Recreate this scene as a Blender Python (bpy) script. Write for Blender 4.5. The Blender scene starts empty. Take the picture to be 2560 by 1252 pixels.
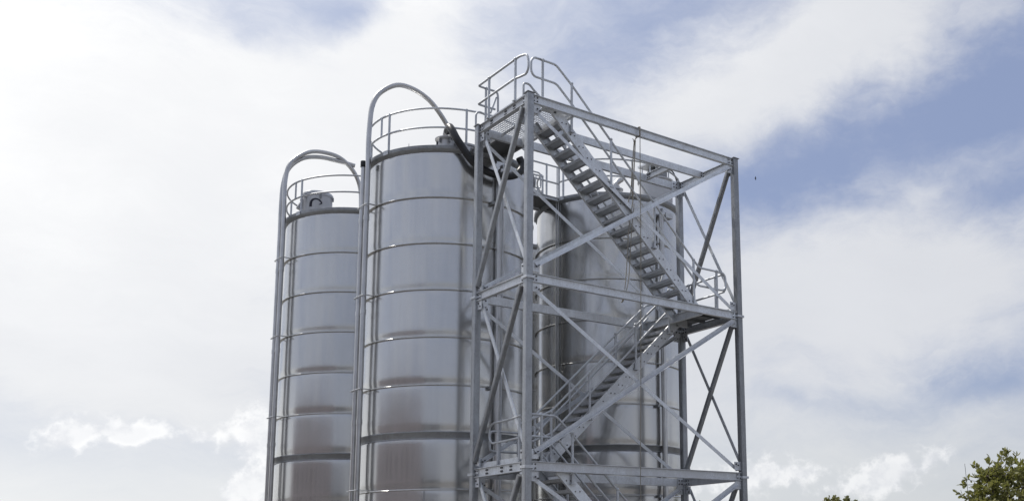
import bpy, bmesh, math, random
from mathutils import Vector, Matrix
random.seed(7)
R = math.radians
scene = bpy.context.scene
COL = scene.collection

# ------------------------------------------------------------------ camera
cam_d = bpy.data.cameras.new('camera')
cam = bpy.data.objects.new('camera', cam_d)
COL.objects.link(cam)
yaw, pitch, roll = .7055, .1697, -.0189
fw = Vector((math.sin(yaw)*math.cos(pitch), math.cos(yaw)*math.cos(pitch), math.sin(pitch)))
rt = Vector((math.cos(yaw), -math.sin(yaw), 0))
up = rt.cross(fw)
rr_ = math.cos(roll)*rt + math.sin(roll)*up
uu_ = -math.sin(roll)*rt + math.cos(roll)*up
CAM = Vector((-8.8084, -14.3092, 1.6722))
m = Matrix.Identity(4)
for i in range(3):
    m[i][0], m[i][1], m[i][2], m[i][3] = rr_[i], uu_[i], -fw[i], CAM[i]
cam.matrix_world = m
cam_d.sensor_fit = 'HORIZONTAL'
cam_d.sensor_width = 36
cam_d.lens = 2551.9/2560*36
cam_d.shift_x = (1280-1704.64)/2560
cam_d.shift_y = (957.89-626)/2560
cam_d.clip_start = .1
cam_d.clip_end = 12000
scene.camera = cam

# ------------------------------------------------------------------ sun and sky
SUN_AZ, SUN_EL = R(-15), R(54)           # azimuth from +Y towards +X
sd = Vector((math.sin(SUN_AZ)*math.cos(SUN_EL), math.cos(SUN_AZ)*math.cos(SUN_EL), math.sin(SUN_EL)))
sl = bpy.data.lights.new('sun', 'SUN')
sl.energy = 3.2
sl.angle = R(.6)
sl.color = (1, .95, .88)
sun = bpy.data.objects.new('sun', sl)
sun.rotation_euler = (-sd).to_track_quat('-Z', 'Y').to_euler()
sun.location = (0, 0, 40)
COL.objects.link(sun)

world = bpy.data.worlds.new('World')
scene.world = world
world.use_nodes = True


class NT:
    """small helper round a node tree"""
    def __init__(s, tree):
        s.t = tree
        s.n = tree.nodes
        s.l = tree.links

    def new(s, kind, **kw):
        n = s.n.new(kind)
        for k, v in kw.items():
            setattr(n, k, v)
        return n

    def put(s, sock, v):
        if hasattr(v, 'is_output') or hasattr(v, 'links'):
            s.l.new(v, sock)
        else:
            sock.default_value = v

    def math(s, op, a, b=None, c=None, clamp=False):
        n = s.new('ShaderNodeMath', operation=op, use_clamp=clamp)
        s.put(n.inputs[0], a)
        if b is not None:
            s.put(n.inputs[1], b)
        if c is not None:
            s.put(n.inputs[2], c)
        return n.outputs[0]

    def smooth(s, x, lo, hi, a=0., b=1.):
        n = s.new('ShaderNodeMapRange', interpolation_type='SMOOTHSTEP')
        s.put(n.inputs['Value'], x)
        n.inputs['From Min'].default_value = lo
        n.inputs['From Max'].default_value = hi
        n.inputs['To Min'].default_value = a
        n.inputs['To Max'].default_value = b
        return n.outputs[0]

    def noise(s, vec, scale, detail=6, rough=.55, lac=2., dist=0., color=False):
        n = s.new('ShaderNodeTexNoise')
        s.put(n.inputs['Vector'], vec)
        n.inputs['Scale'].default_value = scale
        n.inputs['Detail'].default_value = detail
        n.inputs['Roughness'].default_value = rough
        n.inputs['Lacunarity'].default_value = lac
        n.inputs['Distortion'].default_value = dist
        return n.outputs['Color' if color else 'Fac']

    def mix(s, f, a, b, blend='MIX'):
        n = s.new('ShaderNodeMix', data_type='RGBA', blend_type=blend)
        s.put(n.inputs[0], f)
        s.put(n.inputs[6], a)
        s.put(n.inputs[7], b)
        return n.outputs[2]

    def vmath(s, op, a, b=None, scale=None):
        n = s.new('ShaderNodeVectorMath', operation=op)
        s.put(n.inputs[0], a)
        if b is not None:
            s.put(n.inputs[1], b)
        if scale is not None:
            s.put(n.inputs[3], scale)
        return n.outputs[1] if op in ('DOT_PRODUCT', 'LENGTH') else n.outputs[0]

    def mapping(s, vec, loc=(0, 0, 0), rot=(0, 0, 0), scale=(1, 1, 1), kind='POINT'):
        n = s.new('ShaderNodeMapping', vector_type=kind)
        s.put(n.inputs[0], vec)
        n.inputs[1].default_value = loc
        n.inputs[2].default_value = rot
        n.inputs[3].default_value = scale
        return n.outputs[0]

    def blob(s, vec, u, v, ru, rv, rot=0.):
        mp = s.mapping(vec, (u, v, 0), (0, 0, R(rot)), (ru, rv, 1), 'TEXTURE')
        g = s.new('ShaderNodeTexGradient', gradient_type='QUADRATIC_SPHERE')
        s.l.new(mp, g.inputs[0])
        return g.outputs['Fac']


def px_dir(x, y):
    """sky direction of a photograph pixel -> azimuth, elevation in tens of degrees"""
    q = rr_*((x-1704.64)/2551.9) + uu_*(-(y-957.89)/2551.9) + fw
    q.normalize()
    return math.degrees(math.atan2(q.x, q.y))/10, math.degrees(math.asin(q.z))/10


def build_world():
    w = NT(world.node_tree)
    w.n.clear()
    out = w.new('ShaderNodeOutputWorld')
    bg = w.new('ShaderNodeBackground')
    w.l.new(bg.outputs[0], out.inputs[0])
    bg.inputs[1].default_value = .1
    sky = w.new('ShaderNodeTexSky', sky_type='NISHITA')
    sky.sun_disc = False
    sky.sun_elevation = SUN_EL
    sky.sun_rotation = SUN_AZ
    sky.altitude = 50
    sky.air_density = 1.0
    sky.dust_density = 1.2
    sky.ozone_density = 1.6
    tc = w.new('ShaderNodeTexCoord')
    d = tc.outputs['Generated']
    sep = w.new('ShaderNodeSeparateXYZ')
    w.l.new(d, sep.inputs[0])
    az = w.math('MULTIPLY', w.math('ARCTAN2', sep.outputs[0], sep.outputs[1]), 18/math.pi)
    el = w.math('MULTIPLY', w.math('ARCSINE', sep.outputs[2]), 18/math.pi)
    cb = w.new('ShaderNodeCombineXYZ')
    w.l.new(az, cb.inputs[0])
    w.l.new(el, cb.inputs[1])
    uv = cb.outputs[0]
    # domain warp so that every edge is ragged
    wc = w.noise(d, 5.5, 6, .58, color=True)
    wv = w.vmath('SUBTRACT', wc, (.5, .5, .5))
    uvw = w.vmath('ADD', uv, w.vmath('SCALE', wv, scale=.75))
    dw = w.vmath('ADD', d, w.vmath('SCALE', wv, scale=.10))

    # --- thin high sheet: stretched fibres, rising to the right as in the photograph
    fib = w.mapping(dw, (.3, .1, .7), (R(8), R(-22), R(-35)), (1.5, 2.2, 5.5))
    f1 = w.noise(fib, 2.1, 8, .66)
    f3 = w.noise(d, 3.0, 2, .5)
    base = w.math('MULTIPLY_ADD', f1, 1.5, w.math('MULTIPLY', f3, .30))            # about .9 in the mean
    # open (blue) and thick (white) places
    holes = [  # x, y, rx, ry (pixels), rot, amount
        (2080, 415, 520, 230, 18, .42), (2460, 215, 540, 300, 30, .54), (1560, 50, 560, 190, 8, .24),
        (640, 70, 360, 170, -22, .30), (880, 10, 360, 120, 6, .30), (180, 80, 360, 200, -20, .10), (1880, 450, 260, 120, 8, .20),
        (2460, 985, 520, 110, 2, .30), (2000, 985, 420, 70, 2, .14), (2500, 480, 360, 150, 28, .26),
    ]
    thick = [
        (150, 330, 1000, 560, 8, .80), (900, 330, 800, 420, -8, .72), (2090, 130, 560, 210, 12, .72),
        (1700, 290, 560, 280, 26, .36), (2250, 720, 900, 330, 8, .55), (1060, 90, 300, 190, 30, .36),
        (300, 820, 800, 420, 0, .55), (1500, 900, 900, 500, 0, .5), (2500, 10, 260, 100, 10, .16),
    ]
    cov = base
    for lst, sg in ((holes, -1), (thick, 1)):
        for x, y, rx, ry, rot, a in lst:
            u, v = px_dir(x, y)
            b = w.blob(uvw, u, v, rx/470, ry/440, rot)
            cov = w.math('MULTIPLY_ADD', b, sg*a*1.9, cov)
    sheet = w.smooth(cov, .38, 1.46)
    # towards the sun the sheet is backlit and glows
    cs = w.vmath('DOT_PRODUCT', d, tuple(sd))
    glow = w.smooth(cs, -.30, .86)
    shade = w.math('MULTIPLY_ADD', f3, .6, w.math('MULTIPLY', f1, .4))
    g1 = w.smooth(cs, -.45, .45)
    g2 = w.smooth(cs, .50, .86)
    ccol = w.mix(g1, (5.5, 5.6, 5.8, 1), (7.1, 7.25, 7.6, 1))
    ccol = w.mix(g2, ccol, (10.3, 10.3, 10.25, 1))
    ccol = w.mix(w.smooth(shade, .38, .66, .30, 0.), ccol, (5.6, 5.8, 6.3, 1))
    blue = w.mix(.75, sky.outputs[0], (2.3, 2.95, 5.0, 1))
    blue = w.mix(w.smooth(cs, .55, .9, 0., .45), blue, (6.8, 7.4, 8.7, 1))
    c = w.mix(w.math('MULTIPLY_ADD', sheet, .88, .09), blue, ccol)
    # pale haze gathering towards the horizon
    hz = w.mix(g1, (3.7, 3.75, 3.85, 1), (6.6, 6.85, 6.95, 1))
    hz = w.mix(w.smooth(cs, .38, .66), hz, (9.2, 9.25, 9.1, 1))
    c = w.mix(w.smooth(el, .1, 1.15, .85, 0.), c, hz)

    # --- heaped clouds low over the horizon
    def billow(off=(0, 0, 0)):
        n1 = w.noise(w.mapping(d, off, (R(31), R(17), R(24)), (1, 1.1, 1.1)), 26., 6, .58)
        return w.math('MULTIPLY', w.math('ABSOLUTE', w.math('SUBTRACT', n1, .5)), -3.0)
    uvc = w.vmath('ADD', uv, w.vmath('SCALE', wv, scale=.30))
    heaps = [(215, 1092, 120, 52, 14, .9), (330, 1080, 130, 42, 6, .9), (480, 1085, 150, 36, -3, .55),
             (640, 1085, 130, 95, 28, .9), (620, 1215, 150, 80, 30, .75), (660, 1160, 90, 130, 0, .5),
             (1900, 1205, 230, 74, 4, .6), (2010, 1190, 110, 40, 10, .55), (2210, 1185, 200, 62, 16, .85),
             (2320, 1150, 80, 40, 12, .7), (2130, 1215, 200, 40, 6, .5), (1760, 1215, 120, 60, 0, .5)]
    hm = None
    for x, y, rx, ry, rot, a in heaps:
        u, v = px_dir(x, y)
        b = w.math('MULTIPLY', w.blob(uvc, u, v, rx/330, ry/300, rot), a*1.7)
        hm = b if hm is None else w.math('MAXIMUM', hm, b)
    # all round the horizon more of them, away from the frame by chance of the noise
    far = w.math('MULTIPLY', w.smooth(f3, .54, .66), w.smooth(w.math('ABSOLUTE', w.math('SUBTRACT', el, .55)), 0., .6, 1., 0.))
    inframe = w.smooth(w.math('ABSOLUTE', w.math('SUBTRACT', az, 3.2)), 3.2, 4.4)
    hm = w.math('MAXIMUM', hm, w.math('MULTIPLY', w.math('MULTIPLY', far, inframe), .8))
    b0 = billow()
    b1 = billow((.003, -.004, -.012))
    dens = w.math('ADD', hm, b0)
    heap = w.math('MULTIPLY', w.smooth(dens, .06, .58), w.smooth(hm, .02, .22))
    relief = w.smooth(w.math('SUBTRACT', b0, b1), -.30, .30)
    core = w.smooth(dens, .42, 1.0)
    hcol = w.mix(relief, (7.8, 7.95, 8.3, 1), (10.2, 10.2, 10.2, 1))
    hcol = w.mix(w.math('MULTIPLY', core, .45), hcol, (8.5, 8.6, 8.85, 1))
    hcol = w.mix(glow, w.mix(.5, hcol, (4.4, 4.7, 5.2, 1)), hcol)
    c = w.mix(w.math('MULTIPLY', heap, .82), c, hcol)
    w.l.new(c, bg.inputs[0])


build_world()
scene.view_settings.view_transform = 'Standard'
scene.view_settings.look = 'None'
scene.view_settings.exposure = .10
scene.view_settings.gamma = 1
scene.view_settings.use_curve_mapping = False
scene.render.engine = 'CYCLES'
world.cycles.sampling_method = 'NONE'
cy = scene.cycles
cy.use_adaptive_sampling = True
cy.adaptive_threshold = .02
cy.adaptive_min_samples = 16
cy.max_bounces = 10
cy.diffuse_bounces = 3
cy.glossy_bounces = 8
cy.transmission_bounces = 2
cy.transparent_max_bounces = 4
cy.caustics_reflective = False
cy.caustics_refractive = False
cy.sample_clamp_indirect = 6
cy.use_denoising = True

# ------------------------------------------------------------------ materials


def new_mat(name):
    mt = bpy.data.materials.new(name)
    mt.use_nodes = True
    t = NT(mt.node_tree)
    return mt, t, t.n['Principled BSDF']


def mat_steel():
    mt, t, p = new_mat('stainless_sheet')
    tc = t.new('ShaderNodeTexCoord').outputs['Object']
    streak = t.noise(t.mapping(tc, scale=(4, 4, .2)), 2.4, 5, .55)
    cloud = t.noise(tc, 1.3, 4, .5)
    inf = t.new('ShaderNodeObjectInfo').outputs['Random']
    tone = t.math('MULTIPLY_ADD', inf, .045, t.math('MULTIPLY_ADD', streak, .09, t.math('MULTIPLY_ADD', cloud, .06, .485)))
    cc = t.new('ShaderNodeCombineColor')
    t.l.new(tone, cc.inputs[0])
    t.l.new(t.math('MULTIPLY', tone, 1.005), cc.inputs[1])
    t.l.new(t.math('MULTIPLY', tone, 1.0), cc.inputs[2])
    t.l.new(cc.outputs[0], p.inputs['Base Color'])
    p.inputs['Metallic'].default_value = .84
    rough = t.math('MULTIPLY_ADD', streak, .08, t.math('MULTIPLY_ADD', cloud, .08, .115))
    t.l.new(rough, p.inputs['Roughness'])
    b1 = t.new('ShaderNodeBump')
    b1.inputs['Strength'].default_value = .18
    b1.inputs['Distance'].default_value = .02
    t.l.new(t.noise(t.mapping(tc, scale=(1, 1, .6)), 1.9, 2, .4), b1.inputs['Height'])
    b2 = t.new('ShaderNodeBump')
    b2.inputs['Strength'].default_value = .015
    b2.inputs['Distance'].default_value = .004
    t.l.new(t.noise(t.mapping(tc, scale=(6, 6, .5)), 4., 4, .5), b2.inputs['Height'])
    t.l.new(b1.outputs[0], b2.inputs['Normal'])
    t.l.new(b2.outputs[0], p.inputs['Normal'])
    return mt


def mat_galv(name='galvanised_steel', lo=.30, hi=.46, metal=.75, rough=.42):
    mt, t, p = new_mat(name)
    tc = t.new('ShaderNodeTexCoord').outputs['Object']
    vo = t.new('ShaderNodeTexVoronoi')
    vo.inputs['Scale'].default_value = 55
    t.l.new(tc, vo.inputs['Vector'])
    bw = t.new('ShaderNodeRGBToBW')
    t.l.new(vo.outputs['Color'], bw.inputs[0])
    patch = t.noise(tc, 3.5, 6, .62, dist=.6)
    run = t.noise(t.mapping(tc, scale=(7, 7, .8)), 2.2, 5, .6)
    inf = t.new('ShaderNodeObjectInfo').outputs['Random']
    f = t.math('MULTIPLY_ADD', bw.outputs[0], .22, t.math('MULTIPLY', patch, .55))
    f = t.math('MULTIPLY_ADD', run, .32, f)
    f = t.math('MULTIPLY_ADD', inf, .22, f)
    f = t.smooth(f, .45, .95)
    col = t.mix(f, (lo, lo*1.03, lo*1.07, 1), (hi*.97, hi*1.02, hi*1.08, 1))
    # dull stains
    st = t.smooth(t.noise(tc, 6., 7, .7), .60, .72)
    col = t.mix(t.math('MULTIPLY', st, .35), col, (lo*.62, lo*.62, lo*.6, 1))
    t.l.new(col, p.inputs['Base Color'])
    p.inputs['Metallic'].default_value = metal
    t.l.new(t.math('MULTIPLY_ADD', patch, .25, rough-.10), p.inputs['Roughness'])
    b = t.new('ShaderNodeBump')
    b.inputs['Strength'].default_value = .15
    b.inputs['Distance'].default_value = .003
    t.l.new(patch, b.inputs['Height'])
    t.l.new(b.outputs[0], p.inputs['Normal'])
    return mt


def mat_plain(name, col, rough=.6, metal=0., var=.25, scale=5., bump=.0):
    mt, t, p = new_mat(name)
    tc = t.new('ShaderNodeTexCoord').outputs['Object']
    n = t.noise(tc, scale, 6, .6)
    f = t.smooth(n, .25, .75, 1-var, 1+var)
    c = t.mix(1., (*col, 1), t.vmath('SCALE', (1, 1, 1), scale=f), 'MULTIPLY')
    t.l.new(c, p.inputs['Base Color'])
    p.inputs['Roughness'].default_value = rough
    p.inputs['Metallic'].default_value = metal
    if bump:
        b = t.new('ShaderNodeBump')
        b.inputs['Strength'].default_value = bump
        b.inputs['Distance'].default_value = .02
        t.l.new(n, b.inputs['Height'])
        t.l.new(b.outputs[0], p.inputs['Normal'])
    return mt


def mat_leaf(name, c1, c2):
    mt, t, p = new_mat(name)
    geo = t.new('ShaderNodeNewGeometry')
    n = t.new('ShaderNodeTexWhiteNoise', noise_dimensions='1D')
    t.l.new(geo.outputs['Random Per Island'], n.inputs['W'])
    col = t.mix(n.outputs['Value'], (*c1, 1), (*c2, 1))
    t.l.new(col, p.inputs['Base Color'])
    p.inputs['Roughness'].default_value = .5
    tr = t.new('ShaderNodeBsdfTranslucent')
    t.l.new(t.mix(.5, col, (.25, .26, .03, 1)), tr.inputs[0])
    ms = t.new('ShaderNodeMixShader')
    ms.inputs[0].default_value = .4
    t.l.new(p.outputs[0], ms.inputs[1])
    t.l.new(tr.outputs[0], ms.inputs[2])
    t.l.new(ms.outputs[0], t.n['Material Output'].inputs[0])
    return mt


M = dict(
    steel=mat_steel(),
    galv=mat_galv('galvanised_steel', .55, .84, .40, .45),
    galvt=mat_galv('galvanised_tread', .42, .62, .45, .5),
    galvc=mat_galv('galvanised_column', .26, .44, .60, .40),
    galvd=mat_galv('weathered_galvanised_steel', .24, .40, .6, .5),
    tube=mat_galv('galvanised_tube', .46, .66, .6, .48),
    plate=mat_galv('checker_plate', .20, .30, .6, .55),
    pipe=mat_plain('stainless_tube', (.50, .50, .50), .32, 1., .12, 3.),
    bolt=mat_plain('dark_bolt', (.09, .09, .095), .5, .6, .2, 40.),
    rubber=mat_plain('black_rubber', (.016, .017, .020), .42, 0., .2, 12.),
    filt=mat_plain('pale_painted_steel', (.58, .59, .61), .42, .15, .08, 3.),
    ink=mat_plain('dark_blue_print', (.02, .022, .04), .5, 0., .1, 8.),
    rope=mat_plain('weathered_rope', (.30, .28, .24), .9, 0., .2, 60.),
    ground=mat_plain('concrete_yard', (.18, .172, .16), .9, 0., .3, .15, .1),
    brick=mat_plain('reddish_brick', (.66, .56, .53), .9, 0., .15, 1.2),
    shed=mat_plain('pale_sheeting', (.42, .42, .41), .7, 0., .12, .8),
    roofm=mat_plain('dull_roof', (.12, .11, .11), .8, 0., .2, 1.),
    glass=mat_plain('window_glass', (.03, .035, .04), .08, 0., .1, 1.),
    bark=mat_plain('bark', (.09, .075, .06), .9, 0., .3, 9., .4),
    leaf=mat_leaf('broad_leaf', (.15, .165, .055), (.33, .32, .13)),
    leaf2=mat_leaf('far_leaf', (.15, .16, .075), (.28, .27, .13)),
    bird=mat_plain('dark_feather', (.03, .03, .035), .8, 0., .2, 20.),
)

# ------------------------------------------------------------------ mesh helpers


def obj(name, bm, mat, parent=None, smooth=None, me=None):
    if me is None:
        me = bpy.data.meshes.new(name)
        bmesh.ops.recalc_face_normals(bm, faces=bm.faces)
        if smooth is not None:
            for f in bm.faces:
                f.smooth = True
            for e in bm.edges:
                if len(e.link_faces) == 2 and e.calc_face_angle(0) > R(smooth):
                    e.smooth = False
        bm.to_mesh(me)
        bm.free()
        me.materials.append(M[mat])
    o = bpy.data.objects.new(name, me)
    COL.objects.link(o)
    if parent:
        o.parent = parent
    return o


def empty(name, loc, label, cat, group=None):
    o = bpy.data.objects.new(name, None)
    COL.objects.link(o)
    o.location = loc
    o.empty_display_size = .3
    o['label'] = label
    o['category'] = cat
    if group:
        o['group'] = group
    return o


def tag(o, label, cat, group=None):
    o['label'] = label
    o['category'] = cat
    if group:
        o['group'] = group
    return o


def stuff(o):
    o['kind'] = 'stuff'
    return o


def frame(d, upv):
    d = d.normalized()
    s = d.cross(upv)
    if s.length < 1e-4:
        s = d.cross(Vector((1, 0, 0)))
    s.normalize()
    return d, s, s.cross(d)


def extrude(bm, prof, p0, p1, upv=(0, 0, 1), off=(0, 0)):
    """profile [(side, up)...] swept from p0 to p1"""
    p0, p1 = Vector(p0), Vector(p1)
    d, s, u = frame(p1-p0, Vector(upv))
    a = [bm.verts.new(p0 + s*(x+off[0]) + u*(y+off[1])) for x, y in prof]
    b = [bm.verts.new(p1 + s*(x+off[0]) + u*(y+off[1])) for x, y in prof]
    n = len(prof)
    for i in range(n):
        bm.faces.new((a[i], a[(i+1) % n], b[(i+1) % n], b[i]))
    bm.faces.new(a[::-1])
    bm.faces.new(b)


def prof_i(h, b, tf=.009, tw=.006):
    h2, b2, w = h/2, b/2, tw/2
    return [(-b2, -h2), (b2, -h2), (b2, -h2+tf), (w, -h2+tf), (w, h2-tf), (b2, h2-tf), (b2, h2), (-b2, h2),
            (-b2, h2-tf), (-w, h2-tf), (-w, -h2+tf), (-b2, -h2+tf)]


def prof_c(h, b, t=.008, sgn=1):
    """channel, web at side 0, toes towards +side*sgn"""
    h2 = h/2
    p = [(0, -h2), (b, -h2), (b, -h2+t), (t, -h2+t), (t, h2-t), (b, h2-t), (b, h2), (0, h2)]
    return [(x*sgn, y) for x, y in p]


def prof_l(a, b, t=.008, sx=1, sy=1):
    return [(x*sx, y*sy) for x, y in [(0, 0), (a, 0), (a, t), (t, t), (t, b), (0, b)]]


def prof_box(w, h, r=0., k=3):
    w2, h2 = w/2, h/2
    if not r:
        return [(-w2, -h2), (w2, -h2), (w2, h2), (-w2, h2)]
    p = []
    for cx, cy, a0 in ((w2-r, h2-r, 0), (-w2+r, h2-r, 90), (-w2+r, -h2+r, 180), (w2-r, -h2+r, 270)):
        for i in range(k+1):
            a = R(a0+90*i/k)
            p.append((cx+r*math.cos(a), cy+r*math.sin(a)))
    return p


def box(bm, c, s, rot=None):
    mt = Matrix.Translation(Vector(c))
    if rot is not None:
        mt = mt @ rot.to_4x4()
    mt = mt @ Matrix.Diagonal((*s, 1))
    bmesh.ops.create_cube(bm, size=1, matrix=mt)


def round_path(pts, rad, k=4):
    """fillet the corners of a polyline"""
    pts = [Vector(p) for p in pts]
    out = [pts[0]]
    for i in range(1, len(pts)-1):
        a, b, c = pts[i-1], pts[i], pts[i+1]
        u, v = (a-b), (c-b)
        lim = min(u.length, v.length)*.48
        r = min(rad, lim)
        p, q = b+u.normalized()*r, b+v.normalized()*r
        for j in range(k+1):
            t = j/k
            out.append((1-t)**2*p + 2*t*(1-t)*b + t*t*q)
    out.append(pts[-1])
    return out


def spline(pts, k=6):
    pts = [Vector(p) for p in pts]
    e = [2*pts[0]-pts[1]] + pts + [2*pts[-1]-pts[-2]]
    out = []
    for i in range(1, len(e)-2):
        p0, p1, p2, p3 = e[i-1], e[i], e[i+1], e[i+2]
        for j in range(k):
            t = j/k
            out.append(.5*((2*p1) + (p2-p0)*t + (2*p0-5*p1+4*p2-p3)*t*t + (3*p1-p0-3*p2+p3)*t**3))
    out.append(pts[-1])
    return out


def tube(bm, pts, r, seg=8, closed=False, cap=True):
    pts = [Vector(p) for p in pts]
    n = len(pts)
    rings = []
    prev = None
    for i, p in enumerate(pts):
        if closed:
            d = pts[(i+1) % n]-pts[i-1]
        else:
            d = pts[min(i+1, n-1)]-pts[max(i-1, 0)]
        d.normalize()
        if prev is None:
            h = Vector((0, 0, 1)) if abs(d.z) < .9 else Vector((1, 0, 0))
            s = d.cross(h).normalized()
        else:
            s = (prev - d*prev.dot(d)).normalized()
        prev = s
        u = d.cross(s)
        rad = r(i/(n-1)) if callable(r) else r
        rings.append([bm.verts.new(p + (s*math.cos(2*math.pi*j/seg) + u*math.sin(2*math.pi*j/seg))*rad) for j in range(seg)])
    for i in range(n if closed else n-1):
        a, b = rings[i], rings[(i+1) % n]
        for j in range(seg):
            bm.faces.new((a[j], a[(j+1) % seg], b[(j+1) % seg], b[j]))
    if cap and not closed:
        bm.faces.new(rings[0][::-1])
        bm.faces.new(rings[-1])


def lathe(bm, prof, seg=96, c=(0, 0, 0), a0=0., a1=360., close=False):
    """[(radius, z)...] round the vertical axis"""
    c = Vector(c)
    full = abs(a1-a0) >= 359.9
    n = seg if full else seg+1
    cols = []
    for i in range(n):
        a = R(a0+(a1-a0)*i/seg)
        cols.append([bm.verts.new(c+Vector((rd*math.cos(a), rd*math.sin(a), z))) for rd, z in prof])
    k = len(prof)
    for i in range(seg):
        p, q = cols[i], cols[(i+1) % n]
        for j in range(k if close else k-1):
            try:
                bm.faces.new((p[j], q[j], q[(j+1) % k], p[(j+1) % k]))
            except ValueError:
                pass


def bolt_bm(bm, p, nrm, r=.014, h=.012):
    nrm = Vector(nrm).normalized()
    d, s, u = frame(nrm, Vector((0, 0, 1)))
    p = Vector(p)
    a = [bm.verts.new(p+(s*math.cos(R(60*i))+u*math.sin(R(60*i)))*r) for i in range(6)]
    b = [bm.verts.new(p+d*h+(s*math.cos(R(60*i))+u*math.sin(R(60*i)))*r) for i in range(6)]
    for i in range(6):
        bm.faces.new((a[i], a[(i+1) % 6], b[(i+1) % 6], b[i]))
    bm.faces.new(b)


# ------------------------------------------------------------------ the setting
bm = bmesh.new()
bmesh.ops.create_grid(bm, x_segments=8, y_segments=8, size=4000)
g = obj('ground', bm, 'ground')
g['kind'] = 'structure'

# ------------------------------------------------------------------ the silos
SR = 1.695
SILOS = {'A': (.863, 4.447), 'B': (.786, 8.985), 'C': (5.025, 4.499), 'D': (5.0, 9.03)}
RING_Z = [8.655, 7.733, 6.815, 5.892, 4.974]
BAND = (4.078, 3.955)
RING_LOW = [3.015, 2.08, 1.15]
RIM = (9.569, 9.692)
POST_ANG = [-163.2, -108., -52.8, 57.6, 112.8, 141.]


def pol(ang, rad, z):
    return Vector((rad*math.cos(R(ang)), rad*math.sin(R(ang)), z))


def course_mesh(z0, z1, seed):
    """one strake of sheet: slightly drawn in above its lower ring, with shallow dents"""
    rnd = random.Random(seed)
    h = z1-z0
    prof = [(0, .010), (.03/h, .010), (.07/h, .007), (.11/h, .003), (.15/h, .0006), (.2/h, 0)]
    prof += [(t, 0) for t in (.35, .5, .65, .8, .9)] + [(1-.04/h, .001), (1, .004)]
    ph = [rnd.uniform(0, 6.28) for _ in range(8)]
    am = [rnd.uniform(.3, 1.) for _ in range(8)]
    b = bmesh.new()
    seg = 128
    cols = []
    for i in range(seg):
        a = 2*math.pi*i/seg
        col = []
        for t, dr in prof:
            wv = sum(am[k]*math.sin((k+3)*a + ph[k] + 2.2*t*math.sin(ph[k])) for k in range(8))*.00022*math.sin(math.pi*min(1, max(0, t)))
            rd = SR-dr+wv
            col.append(b.verts.new((rd*math.cos(a), rd*math.sin(a), z0+t*h)))
        cols.append(col)
    for i in range(seg):
        p, q = cols[i], cols[(i+1) % seg]
        for j in range(len(prof)-1):
            b.faces.new((p[j], q[j], q[j+1], p[j+1]))
    return b


def ring_mesh(z):
    b = bmesh.new()
    lathe(b, [(SR-.014, z+.018), (SR+.010, z+.014), (SR+.030, z+.005), (SR+.038, z-.004), (SR+.038, z-.010), (SR+.026, z-.013), (SR-.014, z-.015)], 112)
    return b


def seam(parent, ang, z0, z1):
    b = bmesh.new()
    for a, dr in ((ang, .004),):
        lathe(b, [(SR-.012, z0), (SR+dr-.008, z0+.05), (SR+dr-.004, z0+.12), (SR+dr, z0+.2), (SR+dr, z1), (SR-.012, z1)], 1, (0, 0, 0), a-.28, a+.28, True)
    obj('weld_seam', b, 'galvd', parent)


def make_silo(key, label, rich=True):
    cx, cy = SILOS[key]
    root = empty('silo', (cx, cy, 0), label, 'silo', 'stainless steel silos standing in a square')
    edges = [RIM[0]] + RING_Z + [BAND[0]]
    seed = ord(key)*100
    for i in range(len(edges)-1):
        sc_ = obj('shell_course', course_mesh(edges[i+1], edges[i], seed+i), 'steel', root, 40)
        seam(sc_, 35 + 17*i, edges[i+1]+.03, edges[i]-.02)
    low = [BAND[1]] + RING_LOW + [0.]
    for i in range(len(low)-1):
        sc_ = obj('shell_course', course_mesh(low[i+1], low[i], seed+20+i), 'steel', root, 40)
        seam(sc_, -177 + 47*i, low[i+1]+.03, low[i]-.03)
    for z in RING_Z + RING_LOW:
        obj('stiffening_ring', ring_mesh(z), 'steel', root, 35)
    # broad belt of the skirt joint, leaning in towards its foot
    b = bmesh.new()
    z1, z0 = BAND
    lathe(b, [(SR-.02, z1+.016), (SR+.040, z1+.012), (SR+.042, z1-.004), (SR+.036, z1-.010), (SR+.008, z0+.012), (SR+.012, z0+.004), (SR+.012, z0-.008), (SR-.02, z0-.010)], 112)
    obj('skirt_belt', b, 'galvd', root, 30)
    # rim: rolled angle that oversails the shell
    b = bmesh.new()
    lathe(b, [(SR-.01, 9.560), (SR+.028, 9.585), (SR+.060, 9.618), (SR+.066, 9.632), (SR+.066, 9.690), (SR+.058, 9.694), (SR-.06, 9.694), (SR-.06, 9.66)], 128)
    obj('rim', b, 'galvd', root, 30)
    b = bmesh.new()
    lathe(b, [(SR-.05, 9.665), (SR*.55, 9.76), (.12, 9.84), (0.001, 9.842)], 64)
    obj('roof', b, 'steel', root, 40)
    return root


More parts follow.
